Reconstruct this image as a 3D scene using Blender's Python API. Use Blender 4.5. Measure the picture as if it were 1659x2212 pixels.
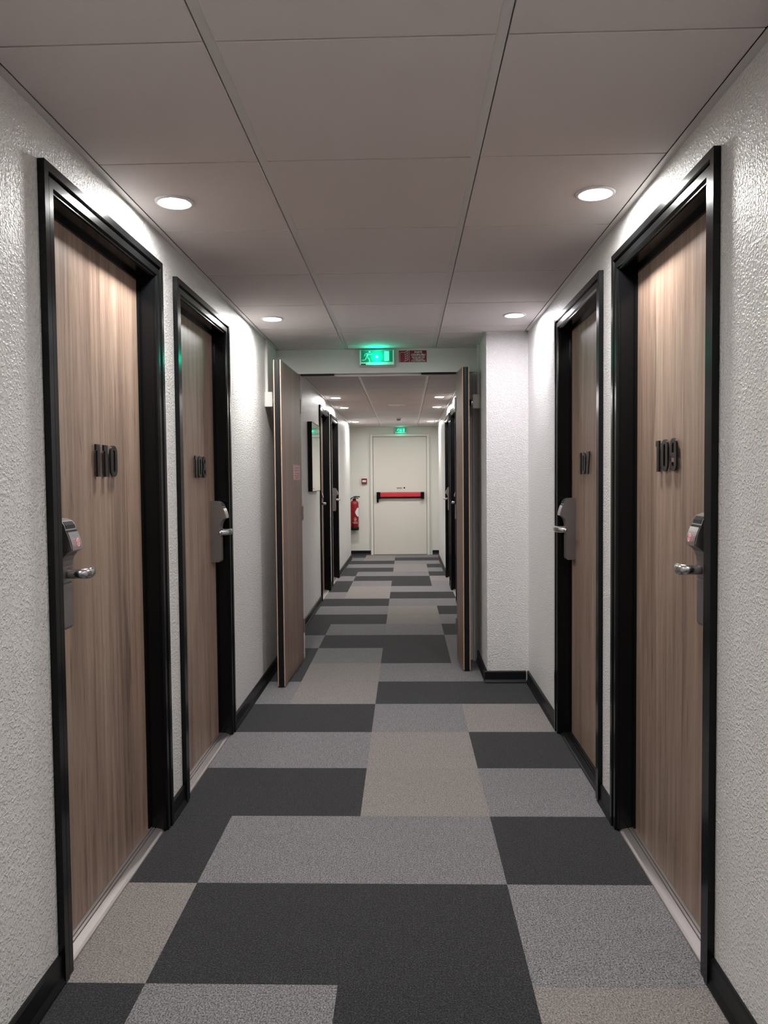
import bpy, bmesh, math, random
from mathutils import Vector, Matrix
random.seed(7)
for o in list(bpy.data.objects): bpy.data.objects.remove(o)
S = bpy.context.scene
COL = S.collection
R = math.radians

# ------------------------------------------------------------------ camera
CAMZ = 1.2755
yaw, pitch, roll = -.0281, -.0409, -.0093
cy, sy, cp, sp = math.cos(yaw), math.sin(yaw), math.cos(pitch), math.sin(pitch)
fw = Vector((sy*cp, cy*cp, sp)); rt = Vector((cy, -sy, 0)); up = rt.cross(fw)
c_, s_ = math.cos(roll), math.sin(roll)
rt, up = c_*rt + s_*up, -s_*rt + c_*up
cd = bpy.data.cameras.new('camera'); cam = bpy.data.objects.new('camera', cd); COL.objects.link(cam)
cd.sensor_fit = 'HORIZONTAL'; cd.sensor_width = 36; cd.lens = 1667.0/1659*36
cd.clip_start = .02; cd.clip_end = 60
m = Matrix((rt, up, -fw)).transposed().to_4x4(); m.translation = (0, 0, CAMZ)
cam.matrix_world = m
S.camera = cam

# ------------------------------------------------------------------ world, exposure
w = bpy.data.worlds.new('world'); S.world = w; w.use_nodes = True
w.node_tree.nodes['Background'].inputs[0].default_value = (1, 1, 1, 1)
w.node_tree.nodes['Background'].inputs[1].default_value = 0.0
vs = S.view_settings
vs.view_transform = 'Standard'; vs.look = 'None'; vs.gamma = 1.0; vs.use_curve_mapping = False
vs.exposure = 0.12
LAMP = 480.0            # radiance of the downlight lenses
BEAM = 15.0             # power of the lamp behind each lens
BEAM_ANGLE = 125
LAMP_POS = [(-.742, .70), (.613, .70), (-.742, -1.1), (.613, -1.1),
            (-.742, 2.524), (.613, 2.518), (-.737, 4.333), (.611, 4.332),
            (-.752, 8.47), (.378, 8.50), (-.752, 9.62), (.397, 9.66), (-.765, 11.95), (.397, 12.0)]

# ------------------------------------------------------------------ dimensions
XL, XR, XP, XF = -.893, .763, .5045, .535      # left wall, right wall, pier side, far right wall
ZC = 2.185                                     # ceiling
YB, YP, YD0, YD1, YE0, YE = -2.5, 4.817, 5.38, 5.52, 12.5, 13.2
TS, TX0, TY0 = .4916, -.1819, 1.8993           # carpet tile grid
CX0, CY0 = -.3967, 1.6248                      # ceiling grid

# ------------------------------------------------------------------ materials
MATS = {}
def mat(name, col=(.8, .8, .8), rough=.5, metal=0, emit=None, estr=0, spec=.5, coat=0):
    if name in MATS: return MATS[name]
    m = bpy.data.materials.new(name); m.use_nodes = True; MATS[name] = m
    b = m.node_tree.nodes['Principled BSDF']
    b.inputs['Base Color'].default_value = (*col, 1)
    b.inputs['Roughness'].default_value = rough
    b.inputs['Metallic'].default_value = metal
    b.inputs['Specular IOR Level'].default_value = spec
    b.inputs['Coat Weight'].default_value = coat
    if emit:
        b.inputs['Emission Color'].default_value = (*emit, 1); b.inputs['Emission Strength'].default_value = estr
    return m
class N:
    def __init__(s, m): s.t = m.node_tree; s.b = s.t.nodes['Principled BSDF']
    def n(s, typ, **k):
        x = s.t.nodes.new(typ)
        for a, v in k.items():
            if a in x.inputs.keys() if isinstance(a, str) else False: x.inputs[a].default_value = v
            else: setattr(x, a, v)
        return x
    def l(s, a, b): s.t.links.new(a, b)
    def noise(s, vec, scale, detail=2, rough=.5, dist=0, dim='3D', wv=None):
        x = s.n('ShaderNodeTexNoise'); x.noise_dimensions = dim
        x.inputs['Scale'].default_value = scale; x.inputs['Detail'].default_value = detail
        x.inputs['Roughness'].default_value = rough; x.inputs['Distortion'].default_value = dist
        if vec is not None: s.l(vec, x.inputs['Vector'])
        if wv is not None: s.l(wv, x.inputs['W'])
        return x.outputs['Fac']
    def ramp(s, fac, stops):
        x = s.n('ShaderNodeValToRGB'); e = x.color_ramp.elements
        while len(e) < len(stops): e.new(.5)
        for q, (p, c) in zip(e, stops):
            q.position = p; q.color = (*c, 1) if len(c) == 3 else c
        s.l(fac, x.inputs[0]); return x.outputs[0]
    def mapping(s, vec, scale):
        x = s.n('ShaderNodeMapping'); x.inputs['Scale'].default_value = scale; s.l(vec, x.inputs['Vector']); return x.outputs[0]
    def mix(s, a, b, f, mode='MIX'):
        x = s.n('ShaderNodeMix'); x.data_type = 'RGBA'; x.blend_type = mode
        for v, i in ((f, 0), (a, 6), (b, 7)):
            if isinstance(v, (int, float)): x.inputs[i].default_value = v
            elif isinstance(v, tuple): x.inputs[i].default_value = (*v, 1)
            else: s.l(v, x.inputs[i])
        return x.outputs[2]
    def math(s, op, a, b):
        x = s.n('ShaderNodeMath'); x.operation = op
        for v, i in ((a, 0), (b, 1)):
            if isinstance(v, (int, float)): x.inputs[i].default_value = v
            else: s.l(v, x.inputs[i])
        return x.outputs[0]
    def bump(s, h, strength, dist):
        x = s.n('ShaderNodeBump'); x.inputs['Strength'].default_value = strength; x.inputs['Distance'].default_value = dist
        s.l(h, x.inputs['Height']); s.l(x.outputs[0], s.b.inputs['Normal'])
    def pos(s): return s.n('ShaderNodeNewGeometry').outputs['Position']
    def obj(s): return s.n('ShaderNodeTexCoord').outputs['Object']
    def rnd(s): return s.n('ShaderNodeObjectInfo').outputs['Random']

def wall_mat(name, col, rough, strength=.75):
    m = mat(name, col, rough); k = N(m); p = k.pos()
    a = k.noise(p, 135, 1.5, .5, .25); b = k.noise(p, 290, 1)
    h = k.ramp(a, [(.46, (0, 0, 0)), (.66, (1, 1, 1))])
    h2 = k.math('ADD', h, k.math('MULTIPLY', b, .35))
    k.bump(h2, strength, .0035)
    big = k.noise(p, 2.2, 2)
    k.l(k.mix(tuple(c*.96 for c in col), tuple(min(1, c*1.03) for c in col), big), k.b.inputs['Base Color'])
    return m
WALL = wall_mat('textured_wall_paint', (.82, .805, .79), .42)
SMOOTH = mat('smooth_white_paint', (.78, .77, .75), .5)
CREAM = mat('cream_gloss_paint', (.82, .80, .735), .32)
def cream_detail():
    k = N(CREAM); k.bump(k.noise(k.pos(), 60, 2), .12, .001)
cream_detail()
CREAMD = mat('cream_door_paint', (.76, .72, .65), .38)
BLACK = mat('black_gloss_lacquer', (.004, .0043, .0048), .18, spec=.2)
BLACKM = mat('black_matte', (.006, .006, .007), .55, spec=.25)
FIGURE = mat('black_number_enamel', (.006, .006, .007), .3, spec=.45)
BASEB = mat('black_baseboard_plastic', (.007, .0075, .0085), .4, spec=.25)
ALU = mat('brushed_aluminium', (.50, .46, .45), .45, 1)
STEEL = mat('satin_steel', (.54, .53, .53), .24, 1)
STEELD = mat('satin_lock_casing', (.30, .28, .278), .34, .85)
RUNNER = mat('ceiling_runner_paint', (.66, .63, .615), .32)
DARKGAP = mat('plenum_dark', (.03, .03, .03), .9)
RING = mat('white_lamp_ring', (.8, .8, .8), .35)
WHITEP = mat('white_plastic', (.72, .72, .69), .4)
RED = mat('red_enamel', (.33, .008, .014), .25, coat=.4)
REDBAR = mat('red_push_bar', (.62, .03, .05), .35)
REDSIGN = mat('dark_red_sign', (.20, .008, .020), .4)
PINK = mat('pink_glare_and_emblem', (.68, .40, .40), .5)  # glare on the red leaf plate as colour; also plain emblem print
PINKD = mat('glared_sign_print', (.45, .19, .21), .5)
SIGNW = mat('sign_white', (.85, .80, .80), .5)
GREEN = mat('exit_sign_green', (.0, .19, .13), .35)
GREENW = mat('exit_sign_pale', (.45, .78, .68), .4)
GREENB = mat('exit_sign_housing', (.66, .71, .69), .3)
LED = mat('green_led', (.1, 1, .8), .3, emit=(.05, 1.0, .62), estr=45)
PRINT = mat('pale_print', (.60, .585, .56), .08, spec=.8, coat=1)
GREYTXT_GAP = mat('grey_print_gap_shade', (.28, .29, .28), .5)  # grey print, and painted shade in the exit door gap
LENS = mat('lit_lamp_lens', (1, 1, 1), .3, emit=(1.0, .985, .955), estr=LAMP)
LENSD = mat('lit_dim_lamp_lens', (1, 1, 1), .3, emit=(1.0, .985, .955), estr=LAMP*.6)
LENSV = mat('lit_cool_lamp_lens', (1, 1, 1), .3, emit=(.97, .93, 1.0), estr=LAMP*.62)
LOGO = mat('lit_lock_indicator', (.9, .3, .35), .3, emit=(1, .5, .52), estr=.22)
BRASSE = mat('laminate_edge_band', (.55, .36, .25), .45)

def ceiling_mat():
    m = mat('mineral_fibre_panel', (.38, .345, .335), .85, spec=.15); k = N(m); p = k.pos()
    f = k.noise(p, 420, 2); g = k.noise(p, 3, 2); r = k.rnd()
    c = k.mix((.68, .618, .612), (.75, .687, .68), f)
    c = k.mix(c, (.665, .607, .600), k.math('MULTIPLY', r, .5))
    k.l(c, k.b.inputs['Base Color']); k.bump(f, .25, .0012)
    return m
PANEL = ceiling_mat()

def carpet_mat(name, dark, light, lo, hi, tint):
    m = mat(name, light, .95, spec=.05); k = N(m); p = k.pos()
    q = k.mapping(p, (1, .7, 1))
    a = k.noise(q, 270, 2, .6, .35); b = k.noise(p, 620, 2, .6); g = k.noise(p, 9, 3); st = k.noise(k.mapping(p, (1, .06, 1)), 300, 1)
    f = k.math('ADD', k.math('MULTIPLY', a, .68), k.math('ADD', k.math('MULTIPLY', b, .22), k.math('MULTIPLY', st, .10)))
    c = k.ramp(f, [(lo, dark), (hi, light)])
    c = k.mix(c, tint, k.math('MULTIPLY', g, .22))
    c = k.mix(c, tuple(x*.86 for x in tint), k.math('MULTIPLY', k.rnd(), .15))
    k.l(c, k.b.inputs['Base Color']); k.bump(f, .8, .004)
    b_ = k.b; b_.inputs['Sheen Weight'].default_value = .15; b_.inputs['Sheen Roughness'].default_value = .6
    return m
C_D = carpet_mat('carpet_charcoal', (.0013, .0013, .0018), (.085, .085, .096), .45, .69, (.0065, .0066, .008))
C_G = carpet_mat('carpet_mid_grey', (.016, .0152, .017), (.39, .372, .388), .38, .64, (.12, .114, .119))
C_T = carpet_mat('carpet_taupe', (.048, .043, .0405), (.42, .378, .358), .37, .63, (.20, .178, .166))

def wood_mat(name, dark, mid, light):
    m = mat(name, mid, .42, spec=.4); k = N(m); p = k.obj(); r = k.math('MULTIPLY', k.rnd(), 37.0)
    a = k.noise(k.mapping(p, (14, 14, .75)), 1.0, 5, .62, .6, '4D', r)
    b = k.noise(k.mapping(p, (70, 70, 1.6)), 1.0, 4, .6, .2, '4D', r)
    d = k.noise(k.mapping(p, (260, 260, 7)), 1.0, 2, .5, 0, '4D', r)
    f = k.math('ADD', k.math('MULTIPLY', a, .5), k.math('ADD', k.math('MULTIPLY', b, .36), k.math('MULTIPLY', d, .14)))
    c = k.ramp(f, [(.34, dark), (.48, mid), (.64, light)])
    kn = k.noise(k.mapping(p, (16, 16, 2.2)), 1.0, 1, .5, 1.2, '4D', r)
    knf = k.ramp(kn, [(.66, (0, 0, 0)), (.78, (.5, .5, .5))])
    c = k.mix(c, tuple(x*.55 for x in dark), knf)
    fl = k.noise(k.mapping(p, (170, 170, 11)), 1.0, 2, .5, .3, '4D', r)
    c = k.mix(c, tuple(x*.6 for x in dark), k.ramp(fl, [(.60, (0, 0, 0)), (.72, (.55, .55, .55))]))
    pink = k.noise(k.mapping(p, (9, 9, .3)), 1.0, 2, .5, 0, '4D', r)
    c = k.mix(c, (.30, .185, .15), k.ramp(pink, [(.55, (0, 0, 0)), (.78, (.4, .4, .4))]))
    k.l(c, k.b.inputs['Base Color']); k.bump(f, .12, .001)
    return m
WOOD = wood_mat('oak_laminate', (.105, .066, .050), (.245, .168, .128), (.40, .295, .228))
WOODF = wood_mat('dark_oak_laminate', (.12, .072, .058), (.235, .150, .122), (.35, .24, .195))

# ------------------------------------------------------------------ helpers
def obj(name, bm, m, parent=None, smooth=False):
    me = bpy.data.meshes.new(name)
    bmesh.ops.recalc_face_normals(bm, faces=bm.faces)
    bm.to_mesh(me); bm.free()
    if smooth:
        for p in me.polygons: p.use_smooth = True
    for mm in (m if isinstance(m, (list, tuple)) else [m]): me.materials.append(mm)
    o = bpy.data.objects.new(name, me); COL.objects.link(o)
    if parent: o.parent = parent
    return o
def empty(name, loc=(0, 0, 0)):
    o = bpy.data.objects.new(name, None); o.empty_display_size = .1; o.location = loc; COL.objects.link(o); return o
def tag(o, label=None, cat=None, group=None, kind=None):
    for k, v in (('label', label), ('category', cat), ('group', group), ('kind', kind)):
        if v: o[k] = v
    return o
def BM(): return bmesh.new()
def box(bm, x0, x1, y0, y1, z0, z1, bev=0, seg=1):
    xs, ys, zs = sorted((x0, x1)), sorted((y0, y1)), sorted((z0, z1))
    v = [bm.verts.new((x, y, z)) for x in xs for y in ys for z in zs]
    fs = [bm.faces.new([v[i] for i in q]) for q in ((0, 1, 3, 2), (4, 6, 7, 5), (0, 4, 5, 1), (2, 3, 7, 6), (0, 2, 6, 4), (1, 5, 7, 3))]
    if bev:
        bmesh.ops.recalc_face_normals(bm, faces=fs)
        es = list({e for f in fs for e in f.edges})
        bmesh.ops.bevel(bm, geom=es, offset=bev, segments=seg, profile=.5, affect='EDGES')
    return bm
def bx(*a, **k): return box(BM(), *a, **k)
def prism(bm, pts, f0, f1):
    """pts: 2D outline; f0/f1 map a 2D point to 3D for both end caps"""
    a = [bm.verts.new(f0(*p)) for p in pts]; b = [bm.verts.new(f1(*p)) for p in pts]
    bm.faces.new(a); bm.faces.new(b[::-1]); n = len(pts)
    for i in range(n): bm.faces.new((a[i], a[(i+1) % n], b[(i+1) % n], b[i]))
    return bm
def lathe(bm, prof, c, n=32, axis='z'):
    rings = []
    for r, h in prof:
        ring = []
        for i in range(n):
            t = 2*math.pi*i/n; a, b = r*math.cos(t), r*math.sin(t)
            p = {'z': (a, b, h), 'y': (a, h, b), 'x': (h, a, b)}[axis]
            ring.append(bm.verts.new((c[0]+p[0], c[1]+p[1], c[2]+p[2])))
        rings.append(ring)
    for p, q in zip(rings, rings[1:]):
        for i in range(n): bm.faces.new((p[i], p[(i+1) % n], q[(i+1) % n], q[i]))
    for rg in (rings[0], rings[-1]):
        try: bm.faces.new(rg)
        except ValueError: pass
    return bm
def tube(bm, pts, r, n=10, taper=None, flat=1.0):
    pts = [Vector(p) for p in pts]; rings = []; prev = None
    for i, p in enumerate(pts):
        d = (pts[min(i+1, len(pts)-1)] - pts[max(i-1, 0)]).normalized()
        if prev is None:
            a = Vector((0, 0, 1)) if abs(d.z) < .9 else Vector((1, 0, 0)); u = d.cross(a).normalized()
        else: u = (prev - d*prev.dot(d)).normalized()
        v = d.cross(u); prev = u; rr = r*(taper[i] if taper else 1)
        rings.append([bm.verts.new(p + u*math.cos(2*math.pi*j/n)*rr*flat + v*math.sin(2*math.pi*j/n)*rr) for j in range(n)])
    for a, b in zip(rings, rings[1:]):
        for j in range(n): bm.faces.new((a[j], a[(j+1) % n], b[(j+1) % n], b[j]))
    bm.faces.new(rings[0]); bm.faces.new(rings[-1][::-1]); return bm
def text_obj(name, body, size, m, mtx, parent, bold=0, extrude=.0006, sx=1.0, align='CENTER'):
    cu = bpy.data.curves.new(name, 'FONT'); cu.body = body; cu.size = size; cu.align_x = align; cu.align_y = 'CENTER'
    cu.extrude = extrude; cu.offset = bold; cu.resolution_u = 3
    t = bpy.data.objects.new(name, cu); COL.objects.link(t)
    me = bpy.data.meshes.new_from_object(t.evaluated_get(bpy.context.evaluated_depsgraph_get()))
    bpy.data.objects.remove(t); me.name = name
    me.transform(mtx @ Matrix.Diagonal((sx, 1, 1, 1))); me.materials.clear(); me.materials.append(m)
    o = bpy.data.objects.new(name, me); COL.objects.link(o); o.parent = parent; return o

# ------------------------------------------------------------------ floor
bm = BM(); box(bm, -1.6, 1.3, YB, YE+.15, -.12, -.006)
floor = tag(obj('floor', bm, C_D), 'carpet tile floor of charcoal, grey and taupe squares', 'floor', kind='structure')
PAT = {-1: 'DGDT', 0: 'TDDG', 1: 'DGGD', 2: 'DDTG', 3: 'GGTD', 4: 'DDGT', 5: 'GTDD', 6: 'DTGG', 7: 'DGDG',
       8: 'GDDG', 9: 'DGGD', 10: 'DDTG', 11: 'GGTD', 12: 'DDGG', 13: 'GTDD', 14: 'DTGG', 15: 'DGDG', 16: 'GDDT',
       17: 'DGGD', 18: 'DDTG', 19: 'GGTD', 20: 'DDGG', 21: 'GTDD', 22: 'DTGG', -2: 'DTGG', -3: 'GTDD'}
CM = {'D': C_D, 'G': C_G, 'T': C_T}
tile_meshes = {}
for k in range(-3, 23):
    y0, y1 = TY0+TS*k, min(TY0+TS*(k+1), YE)
    xr = XR if y1 < YP+.3 else (XP if y1 < YD1 else XF)
    if y0 < YP+.02 and y1 > YP: xr = XR
    for c in range(4):
        x0, x1 = TX0+TS*(c-2), TX0+TS*(c-1)
        if k < 22: x0 = max(x0, XL); x1 = min(x1, xr)
        if x1-x0 < .02: continue
        h = random.uniform(-.0003, .0003)
        obj('carpet_tile', bx(x0+.0002, x1-.0002, y0+.0002, y1-.0002, -.0055, h), CM[PAT[k][c]], floor)

# ------------------------------------------------------------------ walls
CW0, CW1, CZ = 0, .92, 2.07    # casing outer width / height
DOORS = {  # number: (side, y0, y1, lock at near end?)
    '110': (-1, 1.893, 2.815, True), '109': (1, 1.905, 2.827, True),
    '108': (-1, 2.990, 3.880, False), '107': (1, 3.003, 3.893, False),
    'fa': (-1, 8.03, 8.95, True), 'fb': (1, 8.03, 8.95, True),
    'fc': (-1, 9.20, 10.11, False), 'fd': (1, 9.20, 10.11, False)}
IN = .03
def wall_with_doors(name, xin, xout, ya, yb, doors, m, label):
    bm = BM(); y = ya
    for d0, d1 in sorted(doors):
        box(bm, xin, xout, y, d0+IN, -.02, ZC+.03); box(bm, xin, xout, d0+IN, d1-IN, CZ-IN, ZC+.03); y = d1-IN
    box(bm, xin, xout, y, yb, -.02, ZC+.03)
    return tag(obj(name, bm, m), label, 'wall', kind='structure')
wall_with_doors('wall_left', XL, XL-.16, YB, YE0, [(a, b) for s, a, b, _ in DOORS.values() if s < 0], WALL, 'long left wall of the corridor in bumpy white paint')
wall_with_doors('wall_right', XR, XR+.16, YB, YP, [DOORS['109'][1:3], DOORS['107'][1:3]], WALL, 'right wall of bumpy white paint holding the two nearest doors')
wall_with_doors('wall_far_right', XF, XF+.16, YD1, YE0, [DOORS['fb'][1:3], DOORS['fd'][1:3]], WALL, 'right wall beyond the double doors in bumpy white paint')
tag(obj('wall_pier', bx(XP, XR+.16, YP, YD1, -.02, ZC+.03), WALL), 'projecting white wall pier right of the double doors', 'wall', kind='structure')
tag(obj('wall_back', bx(XL-.16, XR+.16, YB-.15, YB, -.02, ZC+.03), WALL), 'white wall behind the viewer closing the corridor', 'wall', kind='structure')
tag(obj('wall_end', bx(-1.6, 1.3, YE, YE+.15, -.02, ZC+.03), CREAM), 'smooth cream end wall around the emergency exit', 'wall', kind='structure')
bm = BM(); box(bm, -1.6, -1.45, YE0-.15, YE, -.02, ZC+.03); box(bm, -1.45, XL-.16, YE0-.15, YE0, -.02, ZC+.03)
tag(obj('wall_end_left', bm, CREAM), 'short return wall left of the end lobby', 'wall', kind='structure')
bm = BM(); box(bm, 1.15, 1.3, YE0-.15, YE, -.02, ZC+.03); box(bm, XF+.16, 1.15, YE0-.15, YE0, -.02, ZC+.03)
tag(obj('wall_end_right', bm, CREAM), 'short return wall right of the end lobby', 'wall', kind='structure')

# lintel and jambs of the double fire doors
lint = tag(obj('wall_lintel', bx(XL, XP, YD0, YD1, 2.02, ZC+.02), SMOOTH), 'flat white lintel above the open double fire doors', 'wall', kind='structure')
bm = BM(); box(bm, XL, -.80, YD0, YD1, 0, 2.02); box(bm, -.80, -.735, YD0+.05, YD1, 0, 2.02, bev=.003); obj('door_jamb', bm, SMOOTH, lint)
bm = BM(); box(bm, .47, XF, YD0+.02, YD1, 0, 2.02); box(bm, .405, .47, YD0+.05, YD1, 0, 2.02, bev=.003); obj('door_jamb', bm, SMOOTH, lint)
obj('closing_strip', bx(-.725, -.49, YD0+.002, YD0+.03, 2.008, 2.0195, bev=.002), BLACKM, lint)
obj('closing_strip', bx(.115, .355, YD0+.002, YD0+.03, 2.008, 2.0195, bev=.002), BLACKM, lint)
obj('stop_bead', bx(-.735, .405, YD0+.05, YD0+.075, 2.006, 2.0195), SMOOTH, lint)

# ------------------------------------------------------------------ ceiling
ceil = tag(obj('ceiling', bx(-1.6, 1.3, YB-.15, YE+.15, ZC+.025, ZC+.10), DARKGAP), 'suspended ceiling of pale grey mineral panels', 'ceiling', kind='structure')
RW = .013
for x in (CX0, CX0+.6):
    for a, b in ((YB, YD0), (YD1, YE)):
        obj('ceiling_runner', bx(x-RW, x+RW, a, b, ZC+.0035, ZC+.022), RUNNER, ceil)
def panels(ya, yb, xr_of):
    j0 = math.floor((ya-CY0)/.6)
    j = j0
    while CY0+.6*j < yb-.001:
        y0, y1 = max(CY0+.6*j, ya), min(CY0+.6*(j+1), yb); j += 1
        if y1-y0 < .01: continue
        xr = xr_of(y0, y1); xl = XL if y1 < YE0+.4 else -1.45
        for a, b in ((xl+.0215, CX0-RW), (CX0+RW-.005, CX0+.6-RW+.005), (CX0+.6+RW, xr-.0215)):
            obj('ceiling_panel', bx(a+.003, b-.003, y0+.0028, y1-.0028, ZC, ZC+.016, bev=.001), PANEL, ceil)
panels(YB, YP, lambda a, b: XR)
panels(YP, YD0, lambda a, b: XP+.018)
panels(YD1, YE0, lambda a, b: XF)
panels(YE0, YE, lambda a, b: 1.15)
def edge(x, s, a, b):
    bm = BM(); box(bm, x, x+s*.022, a, b, ZC-.002, ZC+.0005); box(bm, x, x+s*.002, a, b, ZC, ZC+.022)
    obj('ceiling_edge_trim', bm, RUNNER, ceil)
edge(XL, 1, YB, YD0); edge(XL, 1, YD1, YE0); edge(XR, -1, YB, YP); edge(XP, -1, YP, YD0); edge(XF, -1, YD1, YE0)
bm = BM(); box(bm, XP-.02, XR, YP-.02, YP, ZC-.002, ZC+.0005); obj('ceiling_edge_trim', bm, RUNNER, ceil)
obj('ceiling_edge_trim', bx(XL, XP, YD0-.02, YD0, ZC-.002, ZC+.0005), RUNNER, ceil)
obj('ceiling_edge_trim', bx(-1.45, 1.15, YE-.02, YE, ZC-.002, ZC+.0005), RUNNER, ceil)

# ------------------------------------------------------------------ baseboards
BH, BT = .076, .012
def bb_prof(u): return [(0, .002), (0, BH), (.005, BH), (BT-.002, BH-.006), (BT-.002, .022), (BT+.006, .006), (BT+.006, .002)]
def baseboard(name, segs, label):
    root = tag(empty(name, (segs[0][1] if segs[0][0] == 'x' else segs[0][2], segs[0][2] if segs[0][0] == 'x' else segs[0][1], 0)), label, 'baseboard', kind='structure')
    for ax, at, a, b, s in segs:
        bm = BM()
        if ax == 'x': prism(bm, bb_prof(0), lambda t, z: (at+s*t, a, z), lambda t, z: (at+s*t, b, z))
        else: prism(bm, bb_prof(0), lambda t, z: (a, at+s*t, z), lambda t, z: (b, at+s*t, z))
        o = obj('baseboard_section', bm, BASEB, root); o.matrix_parent_inverse = Matrix.Translation(-root.location)
    return root
def gaps(ya, yb, ds):
    out = []; y = ya
    for a, b in sorted(ds): out.append((y, a)); y = b
    return out + [(y, yb)]
dl = [(a, b) for s, a, b, _ in DOORS.values() if s < 0]
baseboard('baseboard_left', [('x', XL, a, b, 1) for a, b in gaps(YB, YE0, dl) for a, b in ([(a, YD0), (YD1, b)] if a < YD0 < b else [(a, b)])], 'black baseboard along the long left wall')
baseboard('baseboard_right', [('x', XR, a, b, -1) for a, b in gaps(YB, YP, [DOORS['109'][1:3], DOORS['107'][1:3]])], 'black baseboard along the near right wall')
baseboard('baseboard_pier', [('y', YP, XP-BT-.006, XR-.018, -1), ('x', XP, YP, YD0+.02, -1)], 'black baseboard wrapping the projecting pier')
baseboard('baseboard_far_right', [('x', XF, a, b, -1) for a, b in gaps(YD1, YE0, [DOORS['fb'][1:3], DOORS['fd'][1:3]])], 'black baseboard along the right wall past the double doors')
baseboard('baseboard_end', [('y', YE, -1.45, -.602, -1), ('y', YE, .455, 1.15, -1)], 'black baseboard beside the emergency exit door')

# ------------------------------------------------------------------ room doors
FPROF = [(0, -.02), (0, .018), (.022, .018), (.0245, .008), (.030, .008), (.0325, .014), (.054, .014), (.058, .007),
         (.063, .007), (.063, .001), (.066, .001), (.066, -.046), (.080, -.046), (.080, -.10), (.032, -.10), (.032, -.02)]
def digit_outline(ch):
    """list of (closed stroke centre-line) for a condensed bold figure in a unit box 0.46 wide, 1 high"""
    def arc(cx, cy, rx, ry, a0, a1, n=14): return [(cx+rx*math.cos(R(a0+(a1-a0)*i/n)), cy+ry*math.sin(R(a0+(a1-a0)*i/n))) for i in range(n+1)]
    t = .085
    if ch == '1': return [[(.06, .80), (.06, .985), (.30, .985), (.30, 0), (.13, 0), (.13, .80)]], None
    if ch == '7': return [[(.02, 1), (.46, 1), (.46, .83), (.28, 0), (.10, 0), (.285, .84), (.02, .84)]], None
    if ch == '0':
        o = arc(.23, .77, .23, .23, 0, 180) + arc(.23, .23, .23, .23, 180, 360)
        i = arc(.23, .77, .075, .09, 0, 180) + arc(.23, .23, .075, .09, 180, 360)
        return [o], [i]
    if ch == '8':
        o = arc(.23, .77, .215, .23, -50, 230) + arc(.23, .25, .23, .25, 130, 410)
        i1 = arc(.23, .755, .07, .105, 0, 342, 13); i2 = arc(.23, .26, .08, .12, 0, 342, 13)
        return [o], [i1, i2]
    if ch == '9':
        o = arc(.23, .77, .23, .23, 0, 180) + arc(.23, .60, .23, .20, 180, 285) + [(.305, .40), (.305, .24)] + arc(.23, .23, .075, .09, 0, -180, 8) + [(.155, .28), (.0, .28)] + arc(.23, .23, .23, .23, 180, 360)
        i = arc(.23, .77, .075, .09, 0, 180) + arc(.23, .62, .075, .09, 180, 360)
        return [o], [i]
def digit_bm(ch, h, depth, place):
    outer, inner = digit_outline(ch)
    bm = BM(); loops = []
    es = []
    for lp in outer + (inner or []):
        vs_ = [bm.verts.new((p[0]*h*DW, p[1]*h, 0)) for p in lp]
        es += [bm.edges.new((vs_[i], vs_[(i+1) % len(vs_)])) for i in range(len(vs_))]
    bmesh.ops.triangle_fill(bm, use_beauty=True, use_dissolve=False, edges=es)
    r = bmesh.ops.extrude_face_region(bm, geom=list(bm.faces))
    for v in r['geom']:
        if isinstance(v, bmesh.types.BMVert): v.co.z += depth
    for v in bm.verts: v.co = Vector(place(*v.co))
    return bm
DW = 1.22
ADV = {k_: v_*DW for k_, v_ in {'0': .63, '1': .50, '7': .60, '8': .63, '9': .63}.items()}
LOCKP = [(0, .885), (0, 1.183), (.034, 1.182), (.050, 1.176), (.058, 1.166), (.063, 1.150), (.072, 1.128), (.078, 1.104), (.077, 1.098), (.066, 1.093), (.056, 1.083),
         (.050, 1.070), (.047, 1.055), (.046, 1.012), (.043, 1.008), (.046, 1.004), (.046, .893), (.041, .885)]
dcount = 0
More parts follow.
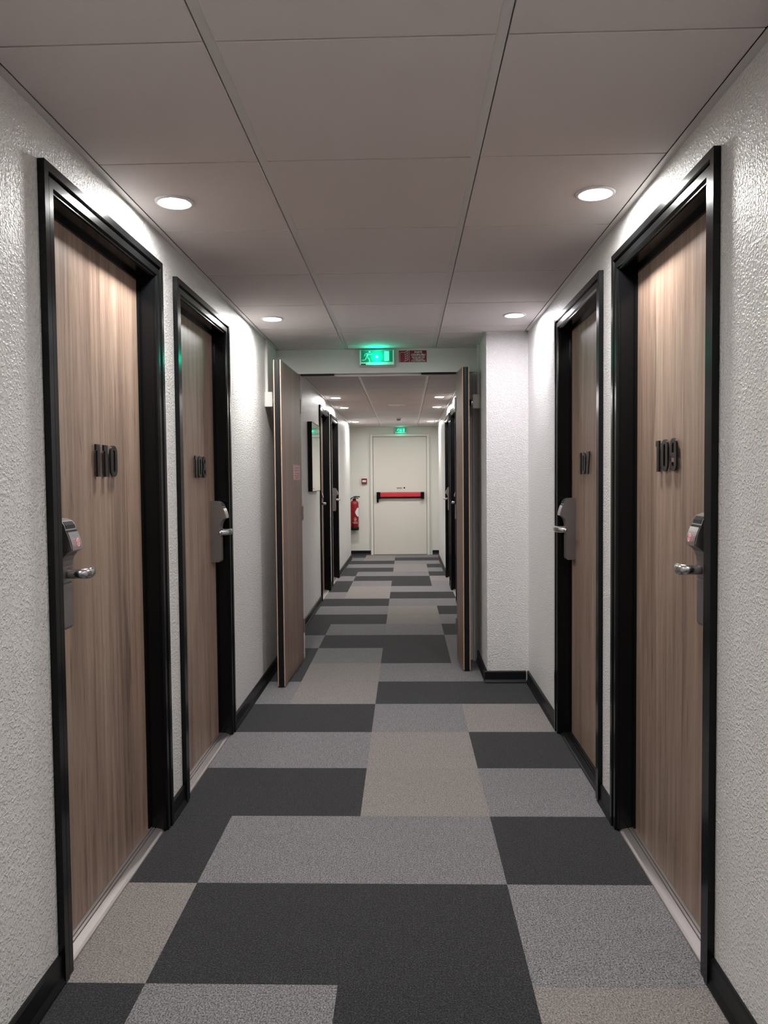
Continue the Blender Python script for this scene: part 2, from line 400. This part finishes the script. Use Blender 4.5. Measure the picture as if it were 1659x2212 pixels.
def room_door(key, label, number, ycen=None, thr=ALU):
    global dcount; dcount += 1
    side, y0, y1, near = DOORS[key]
    xw = XL if side < 0 else (XR if y1 < YP else XF)
    n = -side                                   # direction into the corridor along x
    root = tag(empty('door_%d' % dcount, (xw, (y0+y1)/2, 0)), label, 'door', kind='structure')
    inv = Matrix.Translation(-root.location)
    def ch(name, bm, m, par=root, smooth=False):
        o = obj(name, bm, m, par, smooth)
        if par is root: o.matrix_parent_inverse = inv
        return o
    X = lambda p: xw + n*p
    # frame: two jambs and a head with mitred profile
    bm = BM(); prism(bm, FPROF, lambda q, p: (X(p), y0+q, .001), lambda q, p: (X(p), y0+q, CZ-q)); ch('frame_jamb', bm, BLACK)
    bm = BM(); prism(bm, FPROF, lambda q, p: (X(p), y1-q, .001), lambda q, p: (X(p), y1-q, CZ-q)); ch('frame_jamb', bm, BLACK)
    bm = BM(); prism(bm, FPROF, lambda q, p: (X(p), y0+q, CZ-q), lambda q, p: (X(p), y1-q, CZ-q)); ch('frame_head', bm, BLACK)
    # leaf : mesh local to its own origin so the grain differs door to door
    d0 = -.054
    leaf = ch('door_leaf', bx(X(d0), X(d0-.04), y0+.068, y1-.068, .016, CZ-.068, bev=.0015), WOOD)
    # threshold
    tp = [(-.056, 0), (-.056, .016), (-.050, .0165), (-.043, .0155), (-.043, .010), (-.040, .010), (-.040, .0148), (-.033, .0135), (-.033, .008), (-.0295, .008), (-.0295, .0128), (-.008, .008), (-.002, .003), (0, 0)]
    bm = BM(); prism(bm, tp, lambda p, z: (X(p), y0+.062, z+.0005), lambda p, z: (X(p), y1-.062, z+.0005)); ch('threshold_strip', bm, thr)
    # lock
    e = 1 if near else -1
    yl = (y0+.068+.062) if near else (y1-.068-.062)
    lw = .034
    bm = BM(); prism(bm, LOCKP, lambda p, z: (X(d0+p*.93), yl-lw, z), lambda p, z: (X(d0+p*.93), yl+lw, z))
    lock = ch('card_lock', bm, STEELD)
    def face(z0, z1, w0, w1, m, name, off=.0012):
        P = [q for q in LOCKP if q[1] >= 1.098]
        def pr(z):
            for (p1, a), (p2, b) in zip(P[1:], P[2:]):
                if b <= z <= a: return p1+(p2-p1)*(a-z)/(a-b+1e-9)
            return P[-1][0]
        zs = [z0+(z1-z0)*i/4 for i in range(5)]
        out = [(pr(z)*.93+off, z) for z in zs] + [(pr(z)*.93-.003, z) for z in reversed(zs)]
        bm = BM(); prism(bm, out, lambda p, z: (X(d0+p), yl+w0, z), lambda p, z: (X(d0+p), yl+w1, z)); ch(name, bm, m, lock)
        # lock's parent inverse: lock is at identity
    face(1.099, 1.147, -lw+.003, lw-.003, STEEL, 'lock_cover', .003)
    face(1.156, 1.1745, -lw+.006, lw-.006, BLACKM, 'card_slot')
    face(1.147, 1.152, -lw+.003, lw-.003, BLACKM, 'cover_gap')
    if number and near:
        # lit indicator on the cover: ring of two hooked strokes
        for zz, k in ((1.124, 1), (1.1145, -1)):
            pts = [(X(d0+.0745+(1.128-zz)*.22), yl+.0055*math.cos(R(t)), zz+.0055*math.sin(R(t))*k) for t in range(-40, 221, 26)]
            ch('lock_indicator', tube(BM(), pts, .0013, 6), LOGO, lock)
    zh = 1.034
    pts = [(X(d0+.040), yl, zh), (X(d0+.075), yl, zh), (X(d0+.088), yl+e*.002, zh), (X(d0+.095), yl+e*.012, zh), (X(d0+.094), yl+e*.035, zh), (X(d0+.084), yl+e*.07, zh-.001), (X(d0+.068), yl+e*.105, zh-.002), (X(d0+.062), yl+e*.117, zh-.002)]
    ch('lever_handle', tube(BM(), pts, .0138, 14, [.9, .9, 1.0, 1.05, 1.05, .98, .85, .6], flat=.62), STEEL, lock, True)
    # number
    if number:
        h = .100; yc = ycen; W = sum(ADV[c] for c in number)*h - .2*h
        num = None; u = -W/2
        for c in number:
            if n > 0: place = lambda a, b, z, u=u: (X(d0+.006+z), yc+u+a, 1.295+b)
            else: place = lambda a, b, z, u=u: (X(d0+.006+z), yc-u-a, 1.295+b)
            ch('number_figure', digit_bm(c, h, .006, place), FIGURE)
            # two stand-off pins behind each figure
            for b in (.12, .88):
                aa = {'1': .215, '7': .19 if b < .5 else .36, '0': .23, '8': .23, '9': .23}[c]*h*DW
                bb = {'0': .06 if b < .5 else .94, '8': .06 if b < .5 else .94, '9': .06 if b < .5 else .94}.get(c, b)*h
                p = place(aa, bb, -.006); q = place(aa, bb, .0005)
                ch('standoff_pin', lathe(BM(), [(.0025, min(p[0], q[0])), (.0025, max(p[0], q[0]))], (0, p[1], p[2]), 8, 'x'), STEEL)
            u += ADV[c]*h
    return root
room_door('110', 'wood-grain room door numbered 110 in a black frame', '110', 2.400)
room_door('109', 'wood-grain room door numbered 109 in a black frame', '109', 2.420)
room_door('108', 'wood-grain room door numbered 108 in a black frame', '108', 3.512)
room_door('107', 'wood-grain room door numbered 107 in a black frame', '107', 3.515, BASEB)
room_door('fa', 'black-framed room door next to the framed picture, beyond the double doors', None)
room_door('fb', 'first black-framed room door on the right past the double doors', None)
room_door('fc', 'last black-framed room door on the left before the exit', None)
room_door('fd', 'last black-framed room door on the right before the exit', None)

# ------------------------------------------------------------------ double fire doors, held open
def fire_leaf(name, hinge, end, label, n, sign):
    """leaf from hinge to free end; its corridor face lies on the line hinge-end, n = side the thickness goes to"""
    h, e = Vector((*hinge, 0)), Vector((*end, 0)); d = (e-h).normalized(); t = Vector((-d.y, d.x, 0))*n
    L = (e-h).length
    root = tag(empty(name, hinge + (0,)), label, 'door', kind='structure')
    ang = math.atan2(d.y, d.x); root.rotation_euler = (0, 0, ang)
    T = n
    z0, z1 = .010, 2.014
    def c(nm, x0, x1, y0, y1, a, b, m, par=root, bev=.0006):
        return obj(nm, bx(x0, x1, y0*T, y1*T, a, b, bev=bev), m, par)
    c('core', 0, L-.001, .006, .040, z0, z1-.001, BLACKM)
    f = c('face_panel', 0, L-.004, 0, .0055, z0, z1, WOODF)
    c('face_panel', 0, L-.004, .0405, .046, z0, z1, WOODF)
    c('edge_band', L-.004, L, 0, .0055, z0, z1, BRASSE); c('edge_band', L-.004, L, .0405, .046, z0, z1, BRASSE)
    c('smoke_seal', L-.0008, L+.0022, .014, .026, z0, z1, BASEB)
    for zz in (.25, 1.05, 1.80): obj('hinge', lathe(BM(), [(.006, zz-.05), (.006, zz+.05)], (.0, -.004*T, 0), 10), STEEL, root)
    if sign:
        s = obj('warning_plate', bx(.075, .325, -.0015*T, -.0001*T, 1.285, 1.385), PINK, root)  # red plate coloured pink, its glare put into the colour
        for zz, a, b in ((1.365, .11, .29), (1.347, .13, .30), (1.328, .10, .27), (1.312, .12, .30), (1.298, .14, .26)):
            obj('faint_print', bx(a, b, -.0022*T, -.0014*T, zz-.003, zz+.003), PINKD, s)
    return root
fire_leaf('door_9', (-.731, 5.428), (-.752, 4.700), 'wide dark-oak fire door leaf standing open along the left wall', -1, True)
fire_leaf('door_10', (.356, 5.428), (.377, 5.095), 'narrow dark-oak fire door leaf standing open beside the pier', 1, False)

# magnetic door holders with their cable ducts
def holder(name, label, xw, n, y, yo, reach):
    root = tag(empty(name, (xw, y, 1.80)), label, 'door holder', 'magnetic door holders')
    inv = Matrix.Translation(-root.location)
    def c(nm, bm, m, sm=False): o = obj(nm, bm, m, root, sm); o.matrix_parent_inverse = inv; return o
    c('holder_box', bx(xw, xw+n*.050, y, y+.075, 1.752, 1.846, bev=.003, seg=2), WHITEP)
    c('cable_duct', bx(xw, xw+n*.018, y+.02, y+.042, 1.846, ZC-.003, bev=.002), WHITEP)
    c('magnet_disc', lathe(BM(), [(.026, xw+n*.050), (.026, xw+n*.058), (.020, xw+n*.060)], (0, y+.038, 1.792), 20, 'x'), STEEL)
    c('armature_arm', lathe(BM(), [(.018, xw+n*.060), (.025, xw+n*.066), (.025, xw+n*.072), (.011, xw+n*.074), (.011, xw+n*reach)], (0, y+.038, 1.792), 20, 'x'), BLACKM)
holder('door_holder', 'white magnetic door holder and duct on the left wall', XL, 1, 4.925, 0, .093)
holder('door_holder', 'white magnetic door holder and duct on the pier side', XP, -1, 5.20, 0, .082)

# ------------------------------------------------------------------ downlights
lamp_labels = ['ceiling downlight above the viewer on the left', 'ceiling downlight above the viewer on the right',
               'rear left ceiling downlight behind the viewer', 'rear right ceiling downlight behind the viewer',
               'round ceiling downlight by the nearest left door', 'round ceiling downlight by the nearest right door',
               'round ceiling downlight between door 108 and the double doors', 'violet-tinged round ceiling downlight next to the pier',
               'first left ceiling downlight past the double doors', 'first right ceiling downlight past the double doors',
               'middle left ceiling downlight past the double doors', 'middle right ceiling downlight past the double doors',
               'left ceiling downlight nearest the emergency exit', 'right ceiling downlight nearest the emergency exit']
for i, (x, y) in enumerate(LAMP_POS):
    root = tag(empty('ceiling_downlight', (x, y, ZC)), lamp_labels[i], 'downlight', 'recessed ceiling downlights')
    obj('trim_ring', lathe(BM(), [(.063, 0), (.062, -.004), (.057, -.0065), (.050, -.006), (.047, -.003), (.047, 0)], (0, 0, 0), 40), RING, root, True)
    obj('lamp_lens', lathe(BM(), [(.0465, -.0005), (.0465, -.0035), (.030, -.0048), (.002, -.0052)], (0, 0, 0), 40), LENSV if i == 7 else (LENSD if i < 4 else LENS), root, True)
    ld = bpy.data.lights.new('downlight_beam', 'SPOT'); ld.energy = BEAM*(.6 if i < 4 else .4 if i == 7 else 1); ld.spot_size = R(BEAM_ANGLE); ld.spot_blend = 1.0; ld.shadow_soft_size = .035
    ld.color = (.97, .93, 1.0) if i == 7 else (1.0, .985, .955)
    lo = bpy.data.objects.new('downlight_beam', ld); lo.location = (0, 0, -.012); lo.parent = root; COL.objects.link(lo)

# ------------------------------------------------------------------ exit signs
def disc(bm, cx, cz, r, f, n=14):
    vs_ = [bm.verts.new(f(cx+r*math.cos(2*math.pi*i/n), cz+r*math.sin(2*math.pi*i/n))) for i in range(n)]
    bm.faces.new(vs_)
def stroke(bm, pts, w, f0, f1):
    """thick polyline as separate quads (extruded)"""
    for (x0, z0), (x1, z1) in zip(pts, pts[1:]):
        d = Vector((x1-x0, z1-z0)); L = d.length; d /= L; nrm = Vector((-d.y, d.x))*w/2; e = d*w*.35
        q = [Vector((x0, z0))-e+nrm, Vector((x0, z0))-e-nrm, Vector((x1, z1))+e-nrm, Vector((x1, z1))+e+nrm]
        prism(bm, [tuple(v) for v in q], f0, f1)
def exit_sign(x0, x1, z0, z1, ywall, depth, label, detail, power):
    xc, zc, wd, ht = (x0+x1)/2, (z0+z1)/2, x1-x0, z1-z0
    root = tag(empty('exit_sign', (xc, ywall, zc)), label, 'exit sign', 'lit exit signs')
    obj('housing', bx(-wd/2, wd/2, -depth*.55, -.0005, -ht/2, ht/2, bev=.006, seg=2), GREENB, root)
    bm = BM()
    out = [(-wd/2+.004, -ht/2+.006), (wd/2-.004, -ht/2+.006), (wd/2-.004, ht/2-.004), (-wd/2+.004, ht/2-.004)]
    prism(bm, out, lambda a, b: (a, -depth*.55, b), lambda a, b: (a*.955, -depth, b*.93))
    obj('diffuser_cover', bm, GREENB, root)
    yf = -depth-.0008
    face = obj('sign_face', bx(-wd*.425, wd*.425, yf, -depth+.002, -ht*.25, ht*.42), GREEN, root)
    sc = ht*.62; fx = -wd*.30; fz = -ht*.215
    f0 = lambda a, b: (fx+a*sc, yf-.0008, fz+b*sc); f1 = lambda a, b: (fx+a*sc, yf+.0004, fz+b*sc)
    bm = BM()
    prism(bm, [(.37+.095*math.cos(2*math.pi*i/12), .88+.095*math.sin(2*math.pi*i/12)) for i in range(12)], f0, f1)
    stroke(bm, [(.22, .72), (.10, .42)], .17, f0, f1)                      # trunk
    stroke(bm, [(.24, .74), (.44, .62), (.56, .72)], .075, f0, f1)         # front arm
    stroke(bm, [(.20, .76), (-.04, .70), (-.12, .52)], .075, f0, f1)       # rear arm
    stroke(bm, [(.10, .40), (.32, .26), (.36, .0)], .095, f0, f1)          # front leg
    stroke(bm, [(.08, .40), (-.06, .14), (-.34, .12)], .095, f0, f1)       # rear leg
    obj('running_figure', bm, GREENW, face)
    obj('doorway_mark', bx(wd*.20, wd*.335, yf-.0008, yf+.0004, -ht*.20, ht*.37), GREENW, face)
    if detail:
        obj('maker_mark', bx(-wd*.43, -wd*.30, -depth-.001, -depth+.001, -ht*.405, -ht*.345), BLACKM, root)
        for k in range(5): obj('status_mark', bx(wd*(.20+.045*k), wd*(.228+.045*k), -depth-.001, -depth+.001, -ht*.36, -ht*.31), GREENW, root)
    led = obj('status_led', lathe(BM(), [(.0001, -.010), (.005, -.008), (.007, -.004), (.007, .0)], (0, yf, ht*.05), 16, 'y'), LED, root, True)
    ld = bpy.data.lights.new('led_light', 'POINT'); ld.energy = power; ld.color = (.0, 1.0, .58); ld.shadow_soft_size = .012
    lo = bpy.data.objects.new('led_light', ld); lo.location = (0, yf-.035, ht*.05); lo.parent = root; COL.objects.link(lo)
exit_sign(-.316, -.062, 2.058, 2.176, YD0, .052, 'green lit exit sign on the lintel above the double doors', True, .62)
exit_sign(-.180, .030, 2.066, 2.166, YE, .05, 'small green lit exit sign above the emergency exit door', False, .3)

# dark red fire-door plate beside the sign
sg = tag(empty('fire_door_sign', (.0575, YD0, 2.131)), 'dark red sign reading PORTE COUPE-FEU on the lintel', 'sign')
obj('sign_plate', bx(-.0975, .0975, -.003, -.0002, -.042, .042, bev=.0008), SIGNW, sg)
pl = obj('sign_field', bx(-.0955, .0955, -.0038, -.0025, -.040, .040), REDSIGN, sg)
TM = Matrix.Translation((0, -.0044, 0)) @ Matrix.Rotation(R(90), 4, 'X')
def tline(s, size, x, z, bold, sx=1): text_obj('lettering', s, size, SIGNW, Matrix.Translation((x, 0, z)) @ TM, sg, bold, .0003, sx)
tline('PORTE', .0175, .038, .027, .0007); tline('COUPE-FEU', .0185, .038, .0085, .0007)
tline('NE PAS METTRE', .0125, .038, -.0075, .0004); tline("D'OBSTACLE", .0125, .038, -.0195, .0004); tline('À LA FERMETURE', .0125, .038, -.0315, .0004)
f0 = lambda a, b: (a, -.0046, b); f1 = lambda a, b: (a, -.0034, b)
bm = BM(); prism(bm, [(-.0245, -.040), (-.0225, -.040), (-.0225, .040), (-.0245, .040)], f0, f1); obj('dividing_line', bm, SIGNW, sg)
bm = BM(); stroke(bm, [(-.089, -.037), (-.089, .026)], .002, f0, f1); stroke(bm, [(-.089, .026), (-.062, .028)], .002, f0, f1); obj('door_outline', bm, SIGNW, sg)
for k in range(5):
    z = -.034+k*.0145; bm = BM()
    pts = [(-.056+.004*math.sin(k), z), (-.050, z+.006), (-.040, z+.0075), (-.031, z+.016)]
    stroke(bm, pts, .0038, f0, f1); obj('flame_mark', bm, SIGNW, sg)

# ------------------------------------------------------------------ framed picture on the left wall
pic = tag(empty('framed_picture', (XL, 7.41, 1.50)), 'pale glazed picture in a black frame on the left wall', 'picture')
hw, hh, t = .335, .322, .040
bm = BM()
for a in ((0, t, -hw, -hw+.005, -hh, hh), (0, t, hw-.005, hw, -hh, hh), (0, t, -hw+.005, hw-.005, hh-.005, hh), (0, t, -hw+.005, hw-.005, -hh, -hh+.005)): box(bm, *a)
obj('picture_frame', bm, BLACKM, pic); obj('glazed_print', bx(.002, t-.002, -hw+.0048, hw-.0048, -hh+.0048, hh-.0048), PRINT, pic)

# ------------------------------------------------------------------ end wall: exit door, extinguisher, call point
dr = tag(empty('door_11', (-.095, YE, 0)), 'cream emergency exit door with a red push bar', 'door', kind='structure')
x0, x1, zt = -.553+.095, .365+.095, 2.020
obj('door_leaf', bx(x0+.007, x1-.007, -.022, -.006, .008, zt-.007, bev=.002), CREAMD, dr)
obj('gap_shade_backing', bx(x0, x1, -.006, -.0005, .004, zt), GREYTXT_GAP, dr)  # dark sheet added to paint the shadow line around the leaf
obj('frame_jamb', bx(x0-.042, x0, -.044, 0, 0, zt+.042, bev=.003), CREAM, dr)
obj('frame_jamb', bx(x1, x1+.042, -.044, 0, 0, zt+.042, bev=.003), CREAM, dr)
obj('frame_head', bx(x0, x1, -.044, 0, zt, zt+.042, bev=.003), CREAM, dr)
pb = obj('push_bar_rail', bx(-.395, .39, -.060, -.0221, .968, 1.072, bev=.004), BLACKM, dr)
obj('push_bar', bx(-.335, .355, -.100, -.060, .992, 1.068, bev=.012, seg=3), REDBAR, pb)
for a, b in ((-.398, -.337), (.357, .412)): obj('end_cap', bx(a, b, -.106, -.022, .958, 1.078, bev=.006, seg=2), BLACK, pb)
obj('latch_arm', bx(-.398, -.364, -.050, -.0222, .902, .960, bev=.003), BLACK, pb)
obj('small_plate', bx(-.055, .035, -.0232, -.0221, 1.132, 1.154), GREYTXT_GAP, dr)
obj('small_mark', bx(.062, .088, -.0232, -.0221, 1.134, 1.158, bev=.0003), BLACKM, dr)
cpnt = tag(empty('call_point', (-.702, YE, 1.266)), 'small red fire alarm call point left of the exit door', 'call point')
obj('call_point_box', bx(-.046, .046, -.048, -.0005, -.046, .046, bev=.005, seg=2), REDSIGN, cpnt)
obj('push_plate', bx(-.032, .032, -.0495, -.047, -.016, .018), SIGNW, cpnt)

ex = tag(empty('fire_extinguisher', (-.872, YE-.085, .435)), 'red fire extinguisher hanging on the cream end wall', 'fire extinguisher')
obj('cylinder', lathe(BM(), [(.066, .045), (.072, .05), (.072, .44), (.068, .468), (.052, .493), (.028, .505), (.02, .507)], (0, 0, 0), 36), RED, ex, True)
obj('base_skirt', lathe(BM(), [(.06, .0), (.0735, .0), (.0735, .052), (.066, .056)], (0, 0, 0), 36), BLACKM, ex, True)
obj('valve_head', lathe(BM(), [(.03, .500), (.032, .52), (.026, .53), (.020, .535), (.020, .565), (.012, .575)], (0, 0, 0), 20), BLACKM, ex, True)
bm = BM(); tube(bm, [(-.02, 0, .555), (.02, -.005, .572), (.095, -.012, .566)], .009, 8); tube(bm, [(-.02, 0, .548), (.03, -.005, .548), (.07, -.01, .540)], .007, 8)
obj('squeeze_lever', bm, BLACKM, ex, True)
obj('pressure_gauge', lathe(BM(), [(.014, -.036), (.014, -.02)], (-.005, 0, .548), 16, 'y'), STEEL, ex)
pts = [(-.015, -.005, .555), (-.05, -.01, .545), (-.077, -.012, .49), (-.083, -.012, .40), (-.081, -.012, .28), (-.080, -.012, .17)]
obj('hose', tube(BM(), pts, .0085, 8), BLACKM, ex, True)
obj('nozzle', tube(BM(), [(-.080, -.012, .17), (-.080, -.012, .11)], .012, 8, [.8, 1.1]), BLACKM, ex, True)
obj('wall_bracket', bx(-.03, .03, .071, .0845, .38, .47), STEEL, ex)
# printed label, wrapped on the cylinder: swooping pale band and emblem
def wrap(bm, poly, m=6):
    """poly (angle deg, z) quads on radius"""
    (a0, z0), (a1, z1), (a2, z2), (a3, z3) = poly; n_ = max(1, int(abs(a1-a0)/5))
    P = lambda a, z: bm.verts.new((.0733*math.sin(R(a)), -.0733*math.cos(R(a)), z))
    for i_ in range(n_):
        t0_, t1_ = i_/n_, (i_+1)/n_
        bm.faces.new([P(a0+(a1-a0)*t0_, z0+(z1-z0)*t0_), P(a0+(a1-a0)*t1_, z0+(z1-z0)*t1_), P(a3+(a2-a3)*t1_, z3+(z2-z3)*t1_), P(a3+(a2-a3)*t0_, z3+(z2-z3)*t0_)])
bm = BM(); n = 12
for i in range(n):
    def edge_(t): return 14+34*abs(2*t-1)**1.6
    t0, t1 = i/n, (i+1)/n; z0, z1 = .23+.15*t0, .23+.15*t1
    wrap(bm, [(edge_(t0), z0), (78, z0), (78, z1), (edge_(t1), z1)])
obj('label_band', bm, SIGNW, ex)
bm = BM()
for i in range(14):
    t0, t1 = 2*math.pi*i/14, 2*math.pi*(i+1)/14
    wrap(bm, [(12+17*math.cos(t0), .185+.035*math.sin(t0)), (12+17*math.cos(t1), .185+.035*math.sin(t1)), (12+13*math.cos(t1), .185+.027*math.sin(t1)), (12+13*math.cos(t0), .185+.027*math.sin(t0))])
for a, b, z, zz in ((-22, 42, .128, .137), (-8, 50, .112, .119), (2, 26, .172, .180), (4, 30, .187, .193)): wrap(bm, [(a, z), (b, z+.006), (b, zz+.006), (a, zz)])
obj('label_emblem', bm, PINK, ex)

# ------------------------------------------------------------------ ceiling devices beyond the doors
vt = tag(empty('air_vent', (-.094, 9.27, ZC)), 'round white air vent in the far ceiling', 'vent')
obj('vent_ring', lathe(BM(), [(.102, 0), (.100, -.010), (.085, -.020), (.078, -.020), (.074, -.006), (.074, 0)], (0, 0, 0), 40), RING, vt, True)
obj('vent_disc', lathe(BM(), [(.060, -.002), (.060, -.012), (.045, -.018), (.002, -.019)], (0, 0, 0), 32), RING, vt, True)
sd = tag(empty('smoke_detector', (-.092, 11.32, ZC)), 'small dark smoke detector near the emergency exit', 'smoke detector')
obj('detector_base', lathe(BM(), [(.046, 0), (.046, -.010), (.040, -.014), (.02, -.0145)], (0, 0, 0), 28), RING, sd, True)
obj('detector_chamber', lathe(BM(), [(.032, -.012), (.030, -.034), (.022, -.040), (.002, -.041)], (0, 0, 0), 24), GREYTXT_GAP, sd, True)
